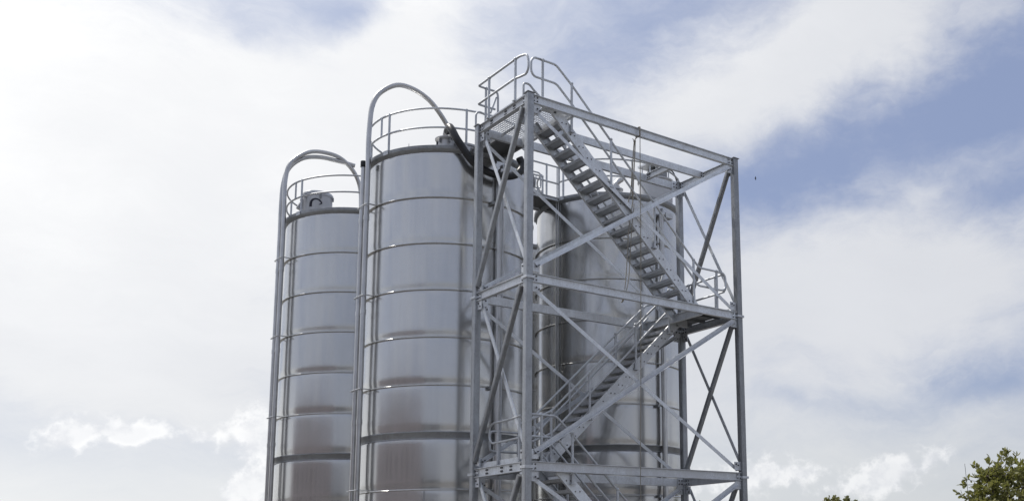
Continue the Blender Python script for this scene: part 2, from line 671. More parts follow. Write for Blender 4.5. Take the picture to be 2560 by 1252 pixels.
def guard_rail(root, a_from, a_to, gates=(), connectors=()):
    n = 72
    b = bmesh.new()
    full = abs(a_to-a_from) > 359
    for z in (10.478, 10.082):
        if full:
            tube(b, [pol(a_from+360*i/n, SR, z) for i in range(n)], .021, 8, True)
        else:
            tube(b, [pol(a_from+(a_to-a_from)*i/n, SR, z) for i in range(n+1)], .021, 8)
    for a in connectors:
        tube(b, [pol(a, SR, 10.478), pol(a, SR, 10.082)], .021, 8)
    gr = obj('guard_rail', b, 'tube', root, 50)
    for a in POST_ANG:
        aa = a
        while aa < min(a_from, a_to):
            aa += 360
        if not full and not (min(a_from, a_to) <= aa <= max(a_from, a_to)):
            continue
        b = bmesh.new()
        tube(b, [pol(a, SR, 9.70), pol(a, SR, 10.50)], .024, 8)
        rot = Matrix.Rotation(R(a), 3, 'Z')
        box(b, pol(a, SR+.012, 9.70), (.10, .13, .014), rot)
        box(b, pol(a, SR+.072, 9.655), (.010, .13, .09), rot)
        obj('post', b, 'tube', gr, 50)
    return gr


def riser(root, ang, top_pts, zcap=None, rad=.050, name='fill_pipe', cap=False):
    """pipe up the outside of a silo; top_pts continue it over the roof (silo coordinates)"""
    b = bmesh.new()
    base = [pol(ang, 1.87, 0.), pol(ang, 1.87, 4.), pol(ang, 1.87, 8.), pol(ang, 1.87, 9.4)]
    if top_pts:
        pts = base[:3] + spline([base[3]] + [Vector(p) for p in top_pts], 6)
    else:
        pts = base[:3] + [pol(ang, 1.87, zcap)]
    tube(b, pts, rad, 14)
    fp = obj(name, b, 'pipe', root, 50)
    for z in (2.1, 4.35, 6.5, 8.4):                  # sleeve couplings
        b = bmesh.new()
        lathe(b, [(rad, z-.05), (rad+.007, z-.048), (rad+.007, z+.048), (rad, z+.05)], 16, pol(ang, 1.87, 0))
        obj('coupling', b, 'pipe', fp, 40)
    if cap:
        b = bmesh.new()
        lathe(b, [(rad+.006, zcap-.11), (rad+.012, zcap-.10), (rad+.012, zcap+.02), (.01, zcap+.03)], 16, pol(ang, 1.87, 0))
        obj('end_cap', b, 'rubber', fp, 40)
    return fp


def pipe_brackets(root, a0, a1, zs):
    for z in zs:
        b = bmesh.new()
        for a in (a0-3.5, a1+3.5):
            extrude(b, prof_box(.05, .008), pol(a, SR-.01, z), pol(a, 1.87, z))
        tube(b, [pol(a0-3.5+(a1-a0+7)*i/6, 1.932, z) for i in range(7)], .010, 6)
        tube(b, [pol(a0-3.5, 1.932, z), pol(a0-3.5, 1.86, z)], .010, 6)
        tube(b, [pol(a1+3.5, 1.932, z), pol(a1+3.5, 1.86, z)], .010, 6)
        obj('pipe_bracket', b, 'tube', root, 50)


def side_pipe(root):
    """air pipe down the flank with a hooded elbow near the rim"""
    b = bmesh.new()
    a = -85.6
    p = [pol(a, SR+.10, 0), pol(a, SR+.10, 9.22)]
    q = pol(a, SR+.10, 9.33) + Vector((.10, .02, 0))
    pts = round_path([p[0], p[1], pol(a, SR+.10, 9.33), q, q+Vector((.14, .02, -.01))], .1, 5)
    tube(b, pts, .052, 14)
    sp = obj('air_pipe', b, 'pipe', root, 50)
    b = bmesh.new()
    c = pol(a, SR+.10, 9.33)
    box(b, c+Vector((.21, .03, -.02)), (.20, .14, .11))
    obj('hood', b, 'galv', sp)
    for z in (8.63, 6.79, 4.95, 3.0):
        b = bmesh.new()
        box(b, pol(a-4.2, SR+.05, z), (.10, .07, .06), Matrix.Rotation(R(a), 3, 'Z'))
        obj('clamp', b, 'galvd', sp)
    # cable duct beside it
    b = bmesh.new()
    extrude(b, prof_box(.045, .035), pol(-81.5, SR+.03, 0), pol(-81.5, SR+.03, 9.5), (1, 0, 0))
    obj('cable_duct', b, 'galv', root)


# ---- silo A
sa = make_silo('A', 'middle silo, nearest and largest, with single pipe hoop over its roof rail')
guard_rail(sa, 12, 348, connectors=(-171.6,))
riser(sa, 183, [(-1.873, -.09, 9.9), (-1.85, -.06, 10.35), (-1.79, -.02, 10.80), (-1.63, 0, 11.13), (-1.29, 0, 11.40), (-.94, 0, 11.43),
                (-.57, 0, 11.30), (-.29, 0, 11.05), (-.06, 0, 10.74), (.03, 0, 10.45), (.05, 0, 10.1), (.05, 0, 9.8)])
riser(sa, 176, None, 9.62, cap=True)
pipe_brackets(sa, 176, 183, [8.655, 6.815, 4.974, 3.05])
side_pipe(sa)
# pressure hatch with elbow
b = bmesh.new()
hc = Vector((-.75, -1.235, 0))
lathe(b, [(.165, 9.68), (.165, 9.875), (.185, 9.89), (.225, 9.905), (.23, 9.925), (.20, 9.935), (.10, 9.95), (.02, 9.95)], 28, hc)
ht = obj('pressure_hatch', b, 'filt', sa, 40)
b = bmesh.new()
for k in range(6):
    a = R(60*k+20)
    box(b, hc+Vector((.19*math.cos(a), .19*math.sin(a), 9.86)), (.03, .03, .10))
obj('hatch_bolts', b, 'galvd', ht)
stuff(ht.children[0])
b = bmesh.new()
tube(b, spline([hc+Vector((.0, .06, 9.93)), hc+Vector((.0, .06, 10.02)), hc+Vector((-.01, .02, 10.09)), hc+Vector((-.03, -.06, 10.11))], 5), .058, 14)
obj('elbow', b, 'pipe', sa, 50)
b = bmesh.new()
lathe(b, [(.30, 9.70), (.30, 9.80), (.33, 9.81), (.33, 9.845), (.30, 9.85), (.02, 9.87)], 32, (-.38, -1.22, .0))
obj('manhole_cover', b, 'filt', sa, 40)
b = bmesh.new()
tube(b, [pol(-147, 1.66, 9.69), pol(-147, 1.66, 9.80)], lambda t: .008*(1-t)+.003, 6)
obj('lifting_lug', b, 'galvd', sa)

# ---- silo B
sb = make_silo('B', 'left silo with two looped pipes and a printed filter drum on its roof')
guard_rail(sb, 0, 360, connectors=(-171.6,))
riser(sb, 183, [(-1.873, -.08, 10.0), (-1.86, -.04, 10.57), (-1.755, 0, 11.0), (-1.445, 0, 11.33), (-1.11, 0, 11.47), (-.66, 0, 11.47),
                (-.36, 0, 11.32), (-.15, 0, 11.08), (-.03, 0, 10.75), (0, 0, 10.3), (0, 0, 9.8)])
riser(sb, 176, [(-1.87, .13, 10.0), (-1.85, .12, 10.52), (-1.74, .10, 10.93), (-1.44, .08, 11.24), (-1.05, .05, 11.36), (-.60, .03, 11.365),
                (-.36, .0, 11.345), (-.20, -.02, 11.325)])
pipe_brackets(sb, 176, 183, [8.655, 6.815, 4.974, 3.05])
side_pipe(sb)
FC, FR = Vector((-1.15, -.22, 0)), .335
b = bmesh.new()
lathe(b, [(FR, 9.70), (FR, 10.20), (FR+.012, 10.205), (FR+.012, 10.225), (FR, 10.23)], 40, FC)
fl = obj('filter_drum', b, 'filt', sb, 40)
b = bmesh.new()
lathe(b, [(FR+.004, 10.225), (FR+.018, 10.23), (FR+.02, 10.27), (FR, 10.30), (FR*.6, 10.335), (.01, 10.35)], 40, FC)
obj('lid', b, 'galv', fl, 40)
b = bmesh.new()
for k in range(6):
    a = R(60*k-100)
    box(b, FC+Vector(((FR+.03)*math.cos(a), (FR+.03)*math.sin(a), 10.17)), (.03, .03, .09))
cl = stuff(obj('lid_clip', b, 'galvd', fl))
b = bmesh.new()
box(b, FC+Vector((-.36, .14, 9.98)), (.10, .10, .14), Matrix.Rotation(.4, 3, 'Y'))
box(b, FC+Vector((-.34, .06, 10.10)), (.06, .08, .10), Matrix.Rotation(-.3, 3, 'Y'))
obj('valve_box', b, 'filt', fl)
# printed mark, an open curl, on the drum
mark = [(-.115, 9.90), (-.113, 9.98), (-.095, 10.035), (-.06, 10.075), (-.01, 10.092), (.045, 10.085), (.09, 10.06), (.125, 10.02), (.132, 9.995), (.11, 9.975), (.07, 9.955)]
wid = [.066, .062, .056, .048, .040, .036, .036, .036, .034, .026, .012]
A0 = -117.
b = bmesh.new()
vs = []
for i, (x, z) in enumerate(mark):
    x0, z0 = mark[max(i-1, 0)]
    x1, z1 = mark[min(i+1, len(mark)-1)]
    t = Vector((x1-x0, z1-z0)).normalized()
    nn = Vector((-t.y, t.x))
    for sg in (-.5, .5):
        xx, zz = x+nn.x*wid[i]*sg, z+nn.y*wid[i]*sg
        vs.append(b.verts.new(FC+pol(A0+math.degrees(xx/FR), FR+.003, zz)))
for i in range(len(mark)-1):
    b.faces.new((vs[2*i], vs[2*i+1], vs[2*i+3], vs[2*i+2]))
obj('printed_mark', b, 'ink', fl)

# ---- silo C
sc = make_silo('C', 'right silo seen through the stair tower, with curved vent stub on its roof')
guard_rail(sc, -168, 168)
side_pipe(sc)
for a in (-169.2, -167.2):
    b = bmesh.new()
    tube(b, [pol(a, SR+.035, 0), pol(a, SR+.035, 9.55), pol(a, SR+.012, 9.7), pol(a, SR+.012, 10.44)], .014, 8)
    obj('conduit', b, 'tube', sc, 50)
b = bmesh.new()
vc = Vector((-.70, -1.22, 0))
lathe(b, [(.10, 9.70), (.10, 9.83), (.17, 9.85), (.17, 9.875), (.09, 9.88), (.09, 9.95)], 24, vc)
tube(b, spline([vc+Vector((0, 0, 9.92)), vc+Vector((.01, 0, 10.0)), vc+Vector((.07, -.02, 10.08)), vc+Vector((.15, -.03, 10.14))], 5), .062, 14, cap=False)
obj('vent_stub', b, 'pipe', sc, 50)
FC2 = Vector((.70, -.92, 0))
b = bmesh.new()
lathe(b, [(.40, 9.70), (.40, 10.42), (.43, 10.43), (.43, 10.46), (.02, 10.50)], 40, FC2)
f2 = obj('filter_drum', b, 'filt', sc, 40)
b = bmesh.new()
for dx in (-.28, -.1, .1, .28):
    tube(b, [FC2+Vector((dx, -.15, 10.45)), FC2+Vector((dx, -.15, 10.80))], .014, 6)
    tube(b, [FC2+Vector((dx, .15, 10.45)), FC2+Vector((dx, .15, 10.80))], .014, 6)
box(b, FC2+Vector((0, 0, 10.81)), (.72, .44, .05))
obj('fan_frame', b, 'galv', f2)
b = bmesh.new()
lathe(b, [(.22, 10.50), (.24, 10.55), (.24, 10.70), (.16, 10.76), (.02, 10.77)], 24, FC2+Vector((.05, 0, 0)))
obj('fan_housing', b, 'galvd', f2, 40)
b = bmesh.new()
tube(b, spline([FC2+Vector((.30, -.1, 10.82)), FC2+Vector((.42, -.14, 10.78)), FC2+Vector((.50, -.16, 10.62)), FC2+Vector((.53, -.17, 10.45))], 5), .016, 8)
obj('cable', b, 'rubber', f2, 50)
b = bmesh.new()
tube(b, [pol(-150, 1.66, 9.69), pol(-150, 1.66, 9.80)], lambda t: .008*(1-t)+.003, 6)
obj('lifting_lug', b, 'galvd', sc)

# ---- silo D
sdl = make_silo('D', 'rear silo hidden by the others, only a sliver showing beside the front column')

# ---- bridge between the roofs of A and C
br = empty('roof_walkway', (2.95, 4.46, 9.6), 'short steel walkway bridging the middle and right silo roofs', 'walkway')


def on(parent, p):
    return Vector(p)-parent.location


b = bmesh.new()
box(b, on(br, (2.94, 4.46, 9.66)), (.72, .70, .03))
obj('deck', b, 'plate', br)
for y in (4.09, 4.83):
    b = bmesh.new()
    extrude(b, prof_c(.08, .05, .008, 1 if y < 4.4 else -1), on(br, (2.58, y, 9.635)), on(br, (3.30, y, 9.635)))
    obj('side_channel', b, 'galv', br)
for y in (4.12, 4.80):
    b = bmesh.new()
    for z in (10.42, 10.03):
        tube(b, [on(br, (2.52, y, z)), on(br, (3.365, y, z))], .021, 8)
    gr = obj('guard_rail', b, 'tube', br, 50)
    for x in (2.56, 3.03, 3.36):
        b = bmesh.new()
        tube(b, [on(br, (x, y, 9.60)), on(br, (x, y, 10.44))], .023, 8)
        obj('post', b, 'tube', gr, 50)
b = bmesh.new()
lp = [(2.62, 4.0, 10.12), (2.80, 4.0, 10.12), (2.80, 4.0, 9.76), (2.62, 4.0, 9.76)]
tube(b, round_path([on(br, p) for p in [(2.5, 4.0, 10.12)] + lp[1:3] + [(2.5, 4.0, 9.76)]], .08), .018, 8)
tube(b, [on(br, (2.66, 4.0, 9.78)), on(br, (2.68, 4.0, 10.05))], .012, 8)
obj('gate_loop', b, 'tube', br, 50)

# ------------------------------------------------------------------ the stair tower
W, D, c = 4.885, 1.754, .125
h2 = c/2
TOP = [3.295, 6.485, 9.705]            # beam tops
BH = .155
tw = empty('stair_tower', (h2, h2, 0), 'galvanised steel stair tower with braced bays and zigzag stairs in front of silos', 'stair tower')
T = tw.location.copy()


def L(x, y, z):
    return Vector((x, y, z))-T


cols = {}
for i in (0, 1):
    for j in (0, 1):
        x, y = i*W+h2, j*D+h2
        b = bmesh.new()
        extrude(b, prof_box(c, c, .016), L(x, y, 0), L(x, y, 9.71), (0, 1, 0))
        co = obj('column', b, 'galvc', tw, 25)
        cols[i, j] = co
        for z in (3.20, 6.40):
            for dz in (-.011, .011):
                b = bmesh.new()
                extrude(b, prof_box(c+.044, c+.044, .006, 1), L(x, y, z+dz-.010), L(x, y, z+dz+.010), (0, 1, 0))
                obj('splice_plate', b, 'galv', co)
        b = bmesh.new()
        extrude(b, prof_box(c+.036, c+.036), L(x, y, 9.711), L(x, y, 9.721), (0, 1, 0))
        obj('cap_plate', b, 'galvd', co)
        b = bmesh.new()
        box(b, L(x, y, .012), (.30, .30, .024))
        obj('base_plate', b, 'galvd', co)


def bolts_on(parent, pts, nrm, r=.014):
    b = bmesh.new()
    for p in pts:
        bolt_bm(b, p, nrm, r)
    return stuff(obj('bolts', b, 'bolt', parent))


def four(x, y, z, ax, s=.036):
    d = Vector((1, 0, 0)) if ax == 'x' else Vector((0, 1, 0))
    return [Vector((x, y, z)) + d*(a*s) + Vector((0, 0, bb*s)) for a in (-1, 1) for bb in (-1, 1)]


# beams, fin plates and their bolts
for zt in TOP:
    zc = zt-BH/2
    # front long beam (I)
    b = bmesh.new()
    extrude(b, prof_i(BH, .080), L(c+.008, h2, zc), L(W-.008, h2, zc))
    be = obj('beam', b, 'galv', tw)
    for x in (c+.058, W-.058):
        b = bmesh.new()
        box(b, L(x, h2-.0095, zc), (.115, .012, .118))
        obj('fin_plate', b, 'galv', be)
        bolts_on(be, four(*L(x, h2-.0155, zc), 'x', .033), (0, -1, 0))
    # back long beam (channel, web to the front)
    b = bmesh.new()
    extrude(b, prof_c(BH, .07, .009, -1), L(c+.02, D+h2-.02, zc), L(W-.02, D+h2-.02, zc))
    be = obj('beam', b, 'galv', tw)
    for x in (c+.07, W-.075):
        b = bmesh.new()
        box(b, L(x, D+h2-.027, zc-.02), (.16, .012, .24))
        obj('fin_plate', b, 'galv', be)
        bolts_on(be, four(*L(x, D+h2-.033, zc), 'x', .036), (0, -1, 0), .016)
    # short side beams
    for x in (h2, W+h2):
        b = bmesh.new()
        extrude(b, prof_i(BH, .085), L(x, c+.008, zc), L(x, D-.008, zc))
        be = obj('beam', b, 'galv', tw)
        sgn = -1
        for y in (c+.06, D-.06):
            b = bmesh.new()
            box(b, L(x+sgn*.0095, y, zc), (.012, .115, .115))
            obj('fin_plate', b, 'galv', be)
            bolts_on(be, four(*L(x+sgn*.0155, y, zc), 'y', .032), (sgn, 0, 0))
        if zt in (TOP[0], TOP[2]) and x < 1:     # bolted rail cleats on the left side beam
            bolts_on(be, [L(x-.005, y+dy, zc+dz) for y in (.55, .85, 1.35) for dy in (-.02, .02) for dz in (-.03, .03)], (-1, 0, 0), .018)

# inner long beam at the top, with a cross piece back to the rear beam
zc = TOP[2]-.075
b = bmesh.new()
extrude(b, prof_c(.14, .06, .009, -1), L(1.05, .955, zc), L(W+h2-.05, .955, zc))
ib = obj('beam', b, 'galv', tw)
bolts_on(ib, four(*L(W-.02, .945, zc), 'x', .032), (0, -1, 0), .016)
b = bmesh.new()
extrude(b, prof_i(.13, .07), L(4.02, .975, zc), L(4.02, D+.02, zc))
xb = obj('beam', b, 'galv', tw)
bolts_on(xb, four(*L(4.012, D-.06, zc), 'y', .03), (-1, 0, 0), .016)

# braces: (storey low z, high z)
ST = [(.35, 3.05), (3.42, 6.25), (6.60, 9.46)]


def brace(p0, p1, kind, side, mat='galv', sz=.075, up=None):
    """angle between two gussets; the flat leg lies in the face plane"""
    b = bmesh.new()
    p0, p1 = Vector(p0), Vector(p1)
    if kind == 'l':
        extrude(b, prof_l(sz, sz, .008, side[0], side[1]), p0, p1, up or (0, -1, 0))
    else:
        extrude(b, prof_box(sz, sz, .010, 2), p0, p1, up or (0, -1, 0))
    return obj('brace', b, mat, tw, 25)


def gusset(co, x, y, z, ax, sx, szz=.16):
    b = bmesh.new()
    if ax == 'x':
        box(b, L(x, y, z), (.17, .010, szz))
    else:
        box(b, L(x, y, z), (.010, .15, szz))
    obj('gusset_plate', b, 'galv', co)


for k, (z0, z1) in enumerate(ST):
    # front (y = 0) and rear (y = D) faces
    for j, y in ((0, h2), (1, D+h2)):
        xa, xb_ = c+.10, W-.10
        yo = y-.020
        brace(L(xa, yo, z0), L(xb_, yo, z1), 'l', (-1, 1), 'galv', .082 if j == 0 else .07)
        brace(L(xa, y+.030, z1), L(xb_, y+.030, z0), 'l', (1, -1), 'galv', .070)
        for i, x, zz in ((0, c+.075, z0), (0, c+.075, z1), (1, W-.075, z0), (1, W-.075, z1)):
            gusset(cols[i, j], x, y-.004, zz, 'x', 0)
            s_ = 1 if i == 0 else -1
            dz = .05 if zz == z0 else -.05
            up_ = 1 if zz == z0 else -1
            bolts_on(cols[i, j], [L(x+s_*.01, y-.030, zz+dz*.2), L(x+s_*.06, y-.030, zz+up_*.035)], (0, -1, 0), .017)
    # left (x = 0) and right (x = W) faces
    for i, x in ((0, h2), (1, W+h2)):
        ya, yb = c+.055, D-.05
        brace(L(x-.055, ya, z1+.02), L(x-.055, yb, z0), 's', None, 'galvd', .080, (-1, 0, 0))
        brace(L(x+.025, yb, z1), L(x+.025, ya, z0+.04), 'l', (-1, -1), 'galv', .070, (-1, 0, 0))
        for j, y, zz in ((0, c+.06, z0), (0, c+.06, z1), (1, D-.06, z0), (1, D-.06, z1)):
            gusset(cols[i, j], x-.006, y, zz, 'y', 0)
            s_ = 1 if j == 0 else -1
            dz = .03 if zz == z0 else -.03
            bolts_on(cols[i, j], [L(x-.011, y-s_*.02, zz-dz), L(x-.011, y+s_*.03, zz+dz)], (-1, 0, 0), .016)

# stair flights ------------------------------------------------------------
SLOPE = .9635


def flight(x_top, z_top, x_bot, z_bot, y0, y1, label, n=17):
    """stringers from (x_top, z_top) to (x_bot, z_bot); treads between"""
    d = Vector((x_bot-x_top, 0, z_bot-z_top)).normalized()
    sgn = 1 if x_bot > x_top else -1
    nrm = Vector((0, -1, 0))
    b = bmesh.new()
    hs = .185
    for y, tsg in ((y0, 1), (y1, -1)):
        p0, p1 = L(x_top, y, z_top), L(x_bot, y, z_bot)
        extrude(b, prof_c(hs, .05, .009, tsg*sgn*-1 if False else (-tsg*sgn)), p0, p1)
        # level heads where the stringers meet the landings
        extrude(b, prof_c(.16, .05, .009, tsg*sgn), L(x_top+.02*sgn, y, z_top+.03), L(x_top-.28*sgn, y, z_top+.03))
    fl_ = obj('stair_flight', b, 'galv', tw, 20)
    fl_['label'] = label
    # one tread mesh, shared
    tb = bmesh.new()
    wy = (y1-y0)-.022
    extrude(tb, [(-.5*wy, .0), (.5*wy, .0), (.5*wy, .032), (-.5*wy, .032)], (-.115, 0, -.016), (.115, 0, -.016), (0, 0, 1))
    box(tb, (.108, 0, -.012), (.010, wy, .055))
    box(tb, (-.108, 0, -.012), (.010, wy, .055))
    for sy in (-1, 1):
        box(tb, (0, sy*(wy/2-.004), -.02), (.20, .006, .07))
    first = None
    bb = bmesh.new()
    for k in range(1, n+1):
        t = k/(n+1)
        x = x_top+(x_bot-x_top)*t
        z = z_top+(z_bot-z_top)*t+.015
        if first is None:
            tr = obj('tread', tb, 'galvt', fl_)
            first = tr.data
        else:
            tr = obj('tread', None, None, fl_, me=first)
        tr.location = L(x, (y0+y1)/2, z)
        for dx in (-.045, .045):
            bolt_bm(bb, L(x+dx, y0-.0005, z-.025), (0, -1, 0), .012, .010)
            bolt_bm(bb, L(x+dx, y1-.0505 if False else y1+.0005, z-.025), (0, 1, 0), .012, .010)
    stuff(obj('bolts', bb, 'bolt', fl_))
    return fl_


Y0, Y1, Y2, Y3 = .150, .905, 1.00, 1.69
FA = (.66, 9.585, 3.97, 6.40)
FB = (4.13, 6.33, .90, 3.22)
FCl = (.76, 3.195, 4.07, .01)
flight(*FA, Y0, Y1, 'upper stair flight climbing left to the top platform')
flight(*FB, Y2, Y3, 'middle stair flight climbing right to the landing')
flight(*FCl, Y0, Y1, 'lowest stair flight leaving the bottom of the picture')

# platforms ----------------------------------------------------------------


def grating(name, x0, x1, y0, y1, z, pitch=.046, mat='galv'):
    """bearing bars run away from the stair, twisted rods across"""
    b = bmesh.new()
    n = int((x1-x0)/pitch)
    for i in range(n+1):
        box(b, L(x0+(x1-x0)*i/n, (y0+y1)/2, z-.010), (.005, y1-y0, .020))
    n = int((y1-y0)/.075)
    for i in range(n+1):
        box(b, L((x0+x1)/2, y0+(y1-y0)*i/n, z-.004), (x1-x0, .007, .007))
    return stuff(obj(name, b, mat, tw))


grating('grating', .11, .93, .11, 1.74, 9.70)
grating('grating', .11, .93, .11, 1.74, 3.292)
b = bmesh.new()
box(b, L(4.43, .92, 6.478), (.86, 1.60, .008))
obj('landing_plate', b, 'plate', tw)
for y in (.14, .52, .96, 1.38, 1.72):
    b = bmesh.new()
    box(b, L(4.43, y, 6.445), (.86, .008, .06))
    obj('landing_rib', b, 'plate', tw)
for x, z, yy in ((.95, 9.695, (c, D)), (.95, 3.285, (c, D)), (4.0, 6.47, (c, D))):
    b = bmesh.new()
    extrude(b, prof_c(.16, .06, .009, 1 if x < 2 else -1), L(x, yy[0]-.05, z-.085), L(x, yy[1]+.04, z-.085))
    obj('trimmer_beam', b, 'galv', tw)
for x, z in ((.5, 9.66), (.5, 3.25)):
    b = bmesh.new()
    extrude(b, prof_l(.06, .06, .007, 1, -1), L(x, .11, z), L(x, D, z))
    obj('joist', b, 'galvd', tw)
# toe boards
for x, z in ((.118, 9.71), (.118, 3.30)):
    b = bmesh.new()
    box(b, L(x, .95, z+.045), (.006, 1.45, .10))
    obj('toe_board', b, 'galv', tw)
b = bmesh.new()
box(b, L(4.85, .95, 6.53), (.006, 1.45, .10))
obj('toe_board', b, 'galv', tw)
# bridge stub from the top platform to silo A
b = bmesh.new()
box(b, L(.72, 2.28, 9.65), (.62, .95, .03))
obj('bridge_plate', b, 'plate', tw)
for x in (.42, 1.02):
    b = bmesh.new()
    extrude(b, prof_c(.13, .05, .008, 1 if x < .7 else -1), L(x, 1.84, 9.60), L(x, 2.72, 9.60))
    obj('bridge_channel', b, 'galvd', tw)


# handrails ----------------------------------------------------------------


def rails(paths, posts, r=.021, rad=.07):
    b = bmesh.new()
    for p in paths:
        tube(b, round_path([L(*q) for q in p], rad), r, 8)
    hr = obj('handrail', b, 'tube', tw, 50)
    for x, y, za, zb in posts:
        b = bmesh.new()
        tube(b, [L(x, y, za), L(x, y, zb+.012)], .024, 8)
        box(b, L(x, y, za+.008), (.09, .07, .016))
        obj('post', b, 'tube', hr, 50)
        bb = bmesh.new()
        for zz in (zb,):
            bmesh.ops.create_icosphere(bb, subdivisions=2, radius=.034, matrix=Matrix.Translation(L(x, y, zz)))
        obj('ball_joint', bb, 'tube', hr, 60)
    return hr


# top platform, left side: looped front end, round the rear corner to a looped end
zt, zm = 10.515, 10.15
xr = .035
rails([
    [(xr, .55, zt), (xr, .36, zt), (xr, .10, zt-.06), (xr, .05, zt-.2), (xr, .05, zm+.02), (xr, .12, zm-.06), (xr, .36, zm-.03), (xr, .50, zm), (xr, 1.0, zm), (xr, 1.82, zm), (.10, 1.83, zm), (.40, 1.83, zm)],
    [(xr, .45, zt), (xr, 1.0, zt), (xr, 1.82, zt), (.12, 1.83, zt), (.44, 1.83, zt), (.46, 1.83, zt-.1), (.46, 1.83, zm-.25)],
], [(xr, .49, 9.71, zt), (xr, 1.42, 9.71, zt), (.20, 1.83, 9.71, zt)])
rails([[(.06, 1.95, 9.72), (.06, 1.95, 10.02), (.16, 2.0, 10.10), (.30, 2.05, 10.10)]], [], .02, .1)
rails([[(.30, 1.83, 10.05), (.42, 1.83, 10.40)]], [], .02, .1)
# front: looped end, then down the near stringer of the upper flight
yf = .135
def st(x, f=FA):
    return f[1]+(f[3]-f[1])*(x-f[0])/(f[2]-f[0])
rails([
    [(.35, yf, 10.46), (.20, yf, 10.46), (.14, yf, 10.38), (.14, yf, 10.18), (.20, yf, 10.10), (.36, yf, 10.10), (.67, yf, 10.10),
     (1.0, yf, st(1.0)+.55), (1.9, yf, st(1.9)+.55), (3.85, yf, st(3.85)+.50), (3.95, yf, 6.90), (4.60, yf, 6.90), (4.68, yf, 6.96), (4.69, yf, 7.18), (4.63, yf, 7.26), (4.4, yf, 7.265)],
    [(.28, yf, 10.46), (.66, yf, 10.46), (1.0, yf, st(1.0)+.915), (1.9, yf, st(1.9)+.915), (3.85, yf, st(3.85)+.88), (4.0, yf, 7.265), (4.5, yf, 7.265)],
], [(.38, yf, 9.71, 10.46), (.985, yf-.02, st(.985)-.02, st(.985)+.915), (1.86, yf-.02, st(1.86)-.02, st(1.86)+.915), (2.87, yf-.02, st(2.87)-.02, st(2.87)+.90),
    (3.85, yf, 6.50, st(3.85)+.88), (4.45, yf, 6.49, 7.265)])
# far stringer of the upper flight
yb_ = .925
rails([
    [(.47, yb_, 9.72), (.47, yb_, 10.37), (.60, yb_, 10.37), (.67, yb_, 10.30), (1.0, yb_, st(1.0)+.80), (3.6, yb_, st(3.6)+.80), (3.75, yb_, 7.30), (3.62, yb_, 6.98)],
    [(.9, yb_, st(.9)+.42), (3.6, yb_, st(3.6)+.42)],
], [(1.4, yb_+.01, st(1.4)-.02, st(1.4)+.80), (2.5, yb_+.01, st(2.5)-.02, st(2.5)+.80), (3.5, yb_+.01, st(3.5)-.02, st(3.5)+.80)])
# landing, right and rear sides
rails([
    [(4.855, .36, 7.33), (4.855, .9, 7.33), (4.855, 1.66, 7.33), (4.70, 1.72, 7.33), (3.9, 1.72, 7.33)],
    [(4.855, .36, 6.96), (4.855, .9, 6.96), (4.855, 1.66, 6.96), (4.70, 1.72, 6.96), (3.9, 1.72, 6.96)],
    [(4.855, .40, 7.33), (4.855, .32, 7.28), (4.855, .32, 7.0), (4.855, .40, 6.96)],
], [(4.855, .62, 6.49, 7.33), (4.855, 1.45, 6.49, 7.33), (4.3, 1.72, 6.49, 7.33)])
# middle flight, near and far sides


def sm(x):
    return st(x, FB)


for y, hi, lo in ((.965, .86, .46), (1.71, .76, .40)):
    e = .72 if y < 1.2 else .9
    rails([
        [(e, y, 4.14), (1.12, y, sm(1.12)+hi+.02), (2.5, y, sm(2.5)+hi), (3.9, y, sm(3.9)+hi-.06), (4.1, y, sm(3.9)+hi)],
        [(e, y, 3.74), (1.12, y, sm(1.12)+lo+.02), (2.5, y, sm(2.5)+lo), (3.95, y, sm(3.95)+lo)],
    ], [(x, y-.0, sm(x)-.03, sm(x)+hi) for x in ((1.12, 1.96, 3.05, 3.90) if y < 1.2 else (1.25, 2.02, 3.12, 3.8))])
# lower landing, left end: loop by the left column and front rail into the lowest flight
rails([
    [(.10, .34, 4.07), (.10, .9, 4.05), (.10, 1.24, 4.05), (.10, 1.36, 3.99), (.10, 1.36, 3.78), (.10, 1.26, 3.70), (.10, .9, 3.70), (.10, .34, 3.71)],
], [(.10, 1.06, 3.30, 4.05), (.10, .36, 3.30, 4.07)])
rails([[(.95, 1.72, 3.98), (.32, 1.72, 3.98), (.32, 1.72, 3.62), (.95, 1.72, 3.62)]], [(.50, 1.72, 3.30, 3.98), (.9, 1.72, 3.30, 3.98)])


def sl_(x):
    return st(x, FCl)


rails([
    [(.10, yf, 4.09), (.40, yf, 4.09), (.68, yf, 4.09), (1.02, yf, sl_(1.02)+.84), (2.2, yf, sl_(2.2)+.84), (3.9, yf, sl_(3.9)+.84)],
    [(.10, yf, 3.72), (.40, yf, 3.72), (.70, yf, 3.72), (1.02, yf, sl_(1.02)+.46), (2.2, yf, sl_(2.2)+.46), (3.9, yf, sl_(3.9)+.46)],
], [(.39, yf, 3.30, 4.09), (1.0, yf-.02, sl_(1.0)-.02, sl_(1.0)+.84), (1.95, yf-.02, sl_(1.95)-.02, sl_(1.95)+.84), (3.0, yf-.02, sl_(3.0)-.02, sl_(3.0)+.84)])
rails([
    [(.75, yb_, 4.05), (1.02, yb_, sl_(1.02)+.84), (2.2, yb_, sl_(2.2)+.84), (3.9, yb_, sl_(3.9)+.84)],
    [(.75, yb_, 3.68), (1.02, yb_, sl_(1.02)+.46), (2.2, yb_, sl_(2.2)+.46), (3.9, yb_, sl_(3.9)+.46)],
], [(1.45, yb_+.01, sl_(1.45)-.02, sl_(1.45)+.84), (2.4, yb_+.01, sl_(2.4)-.02, sl_(2.4)+.84)])

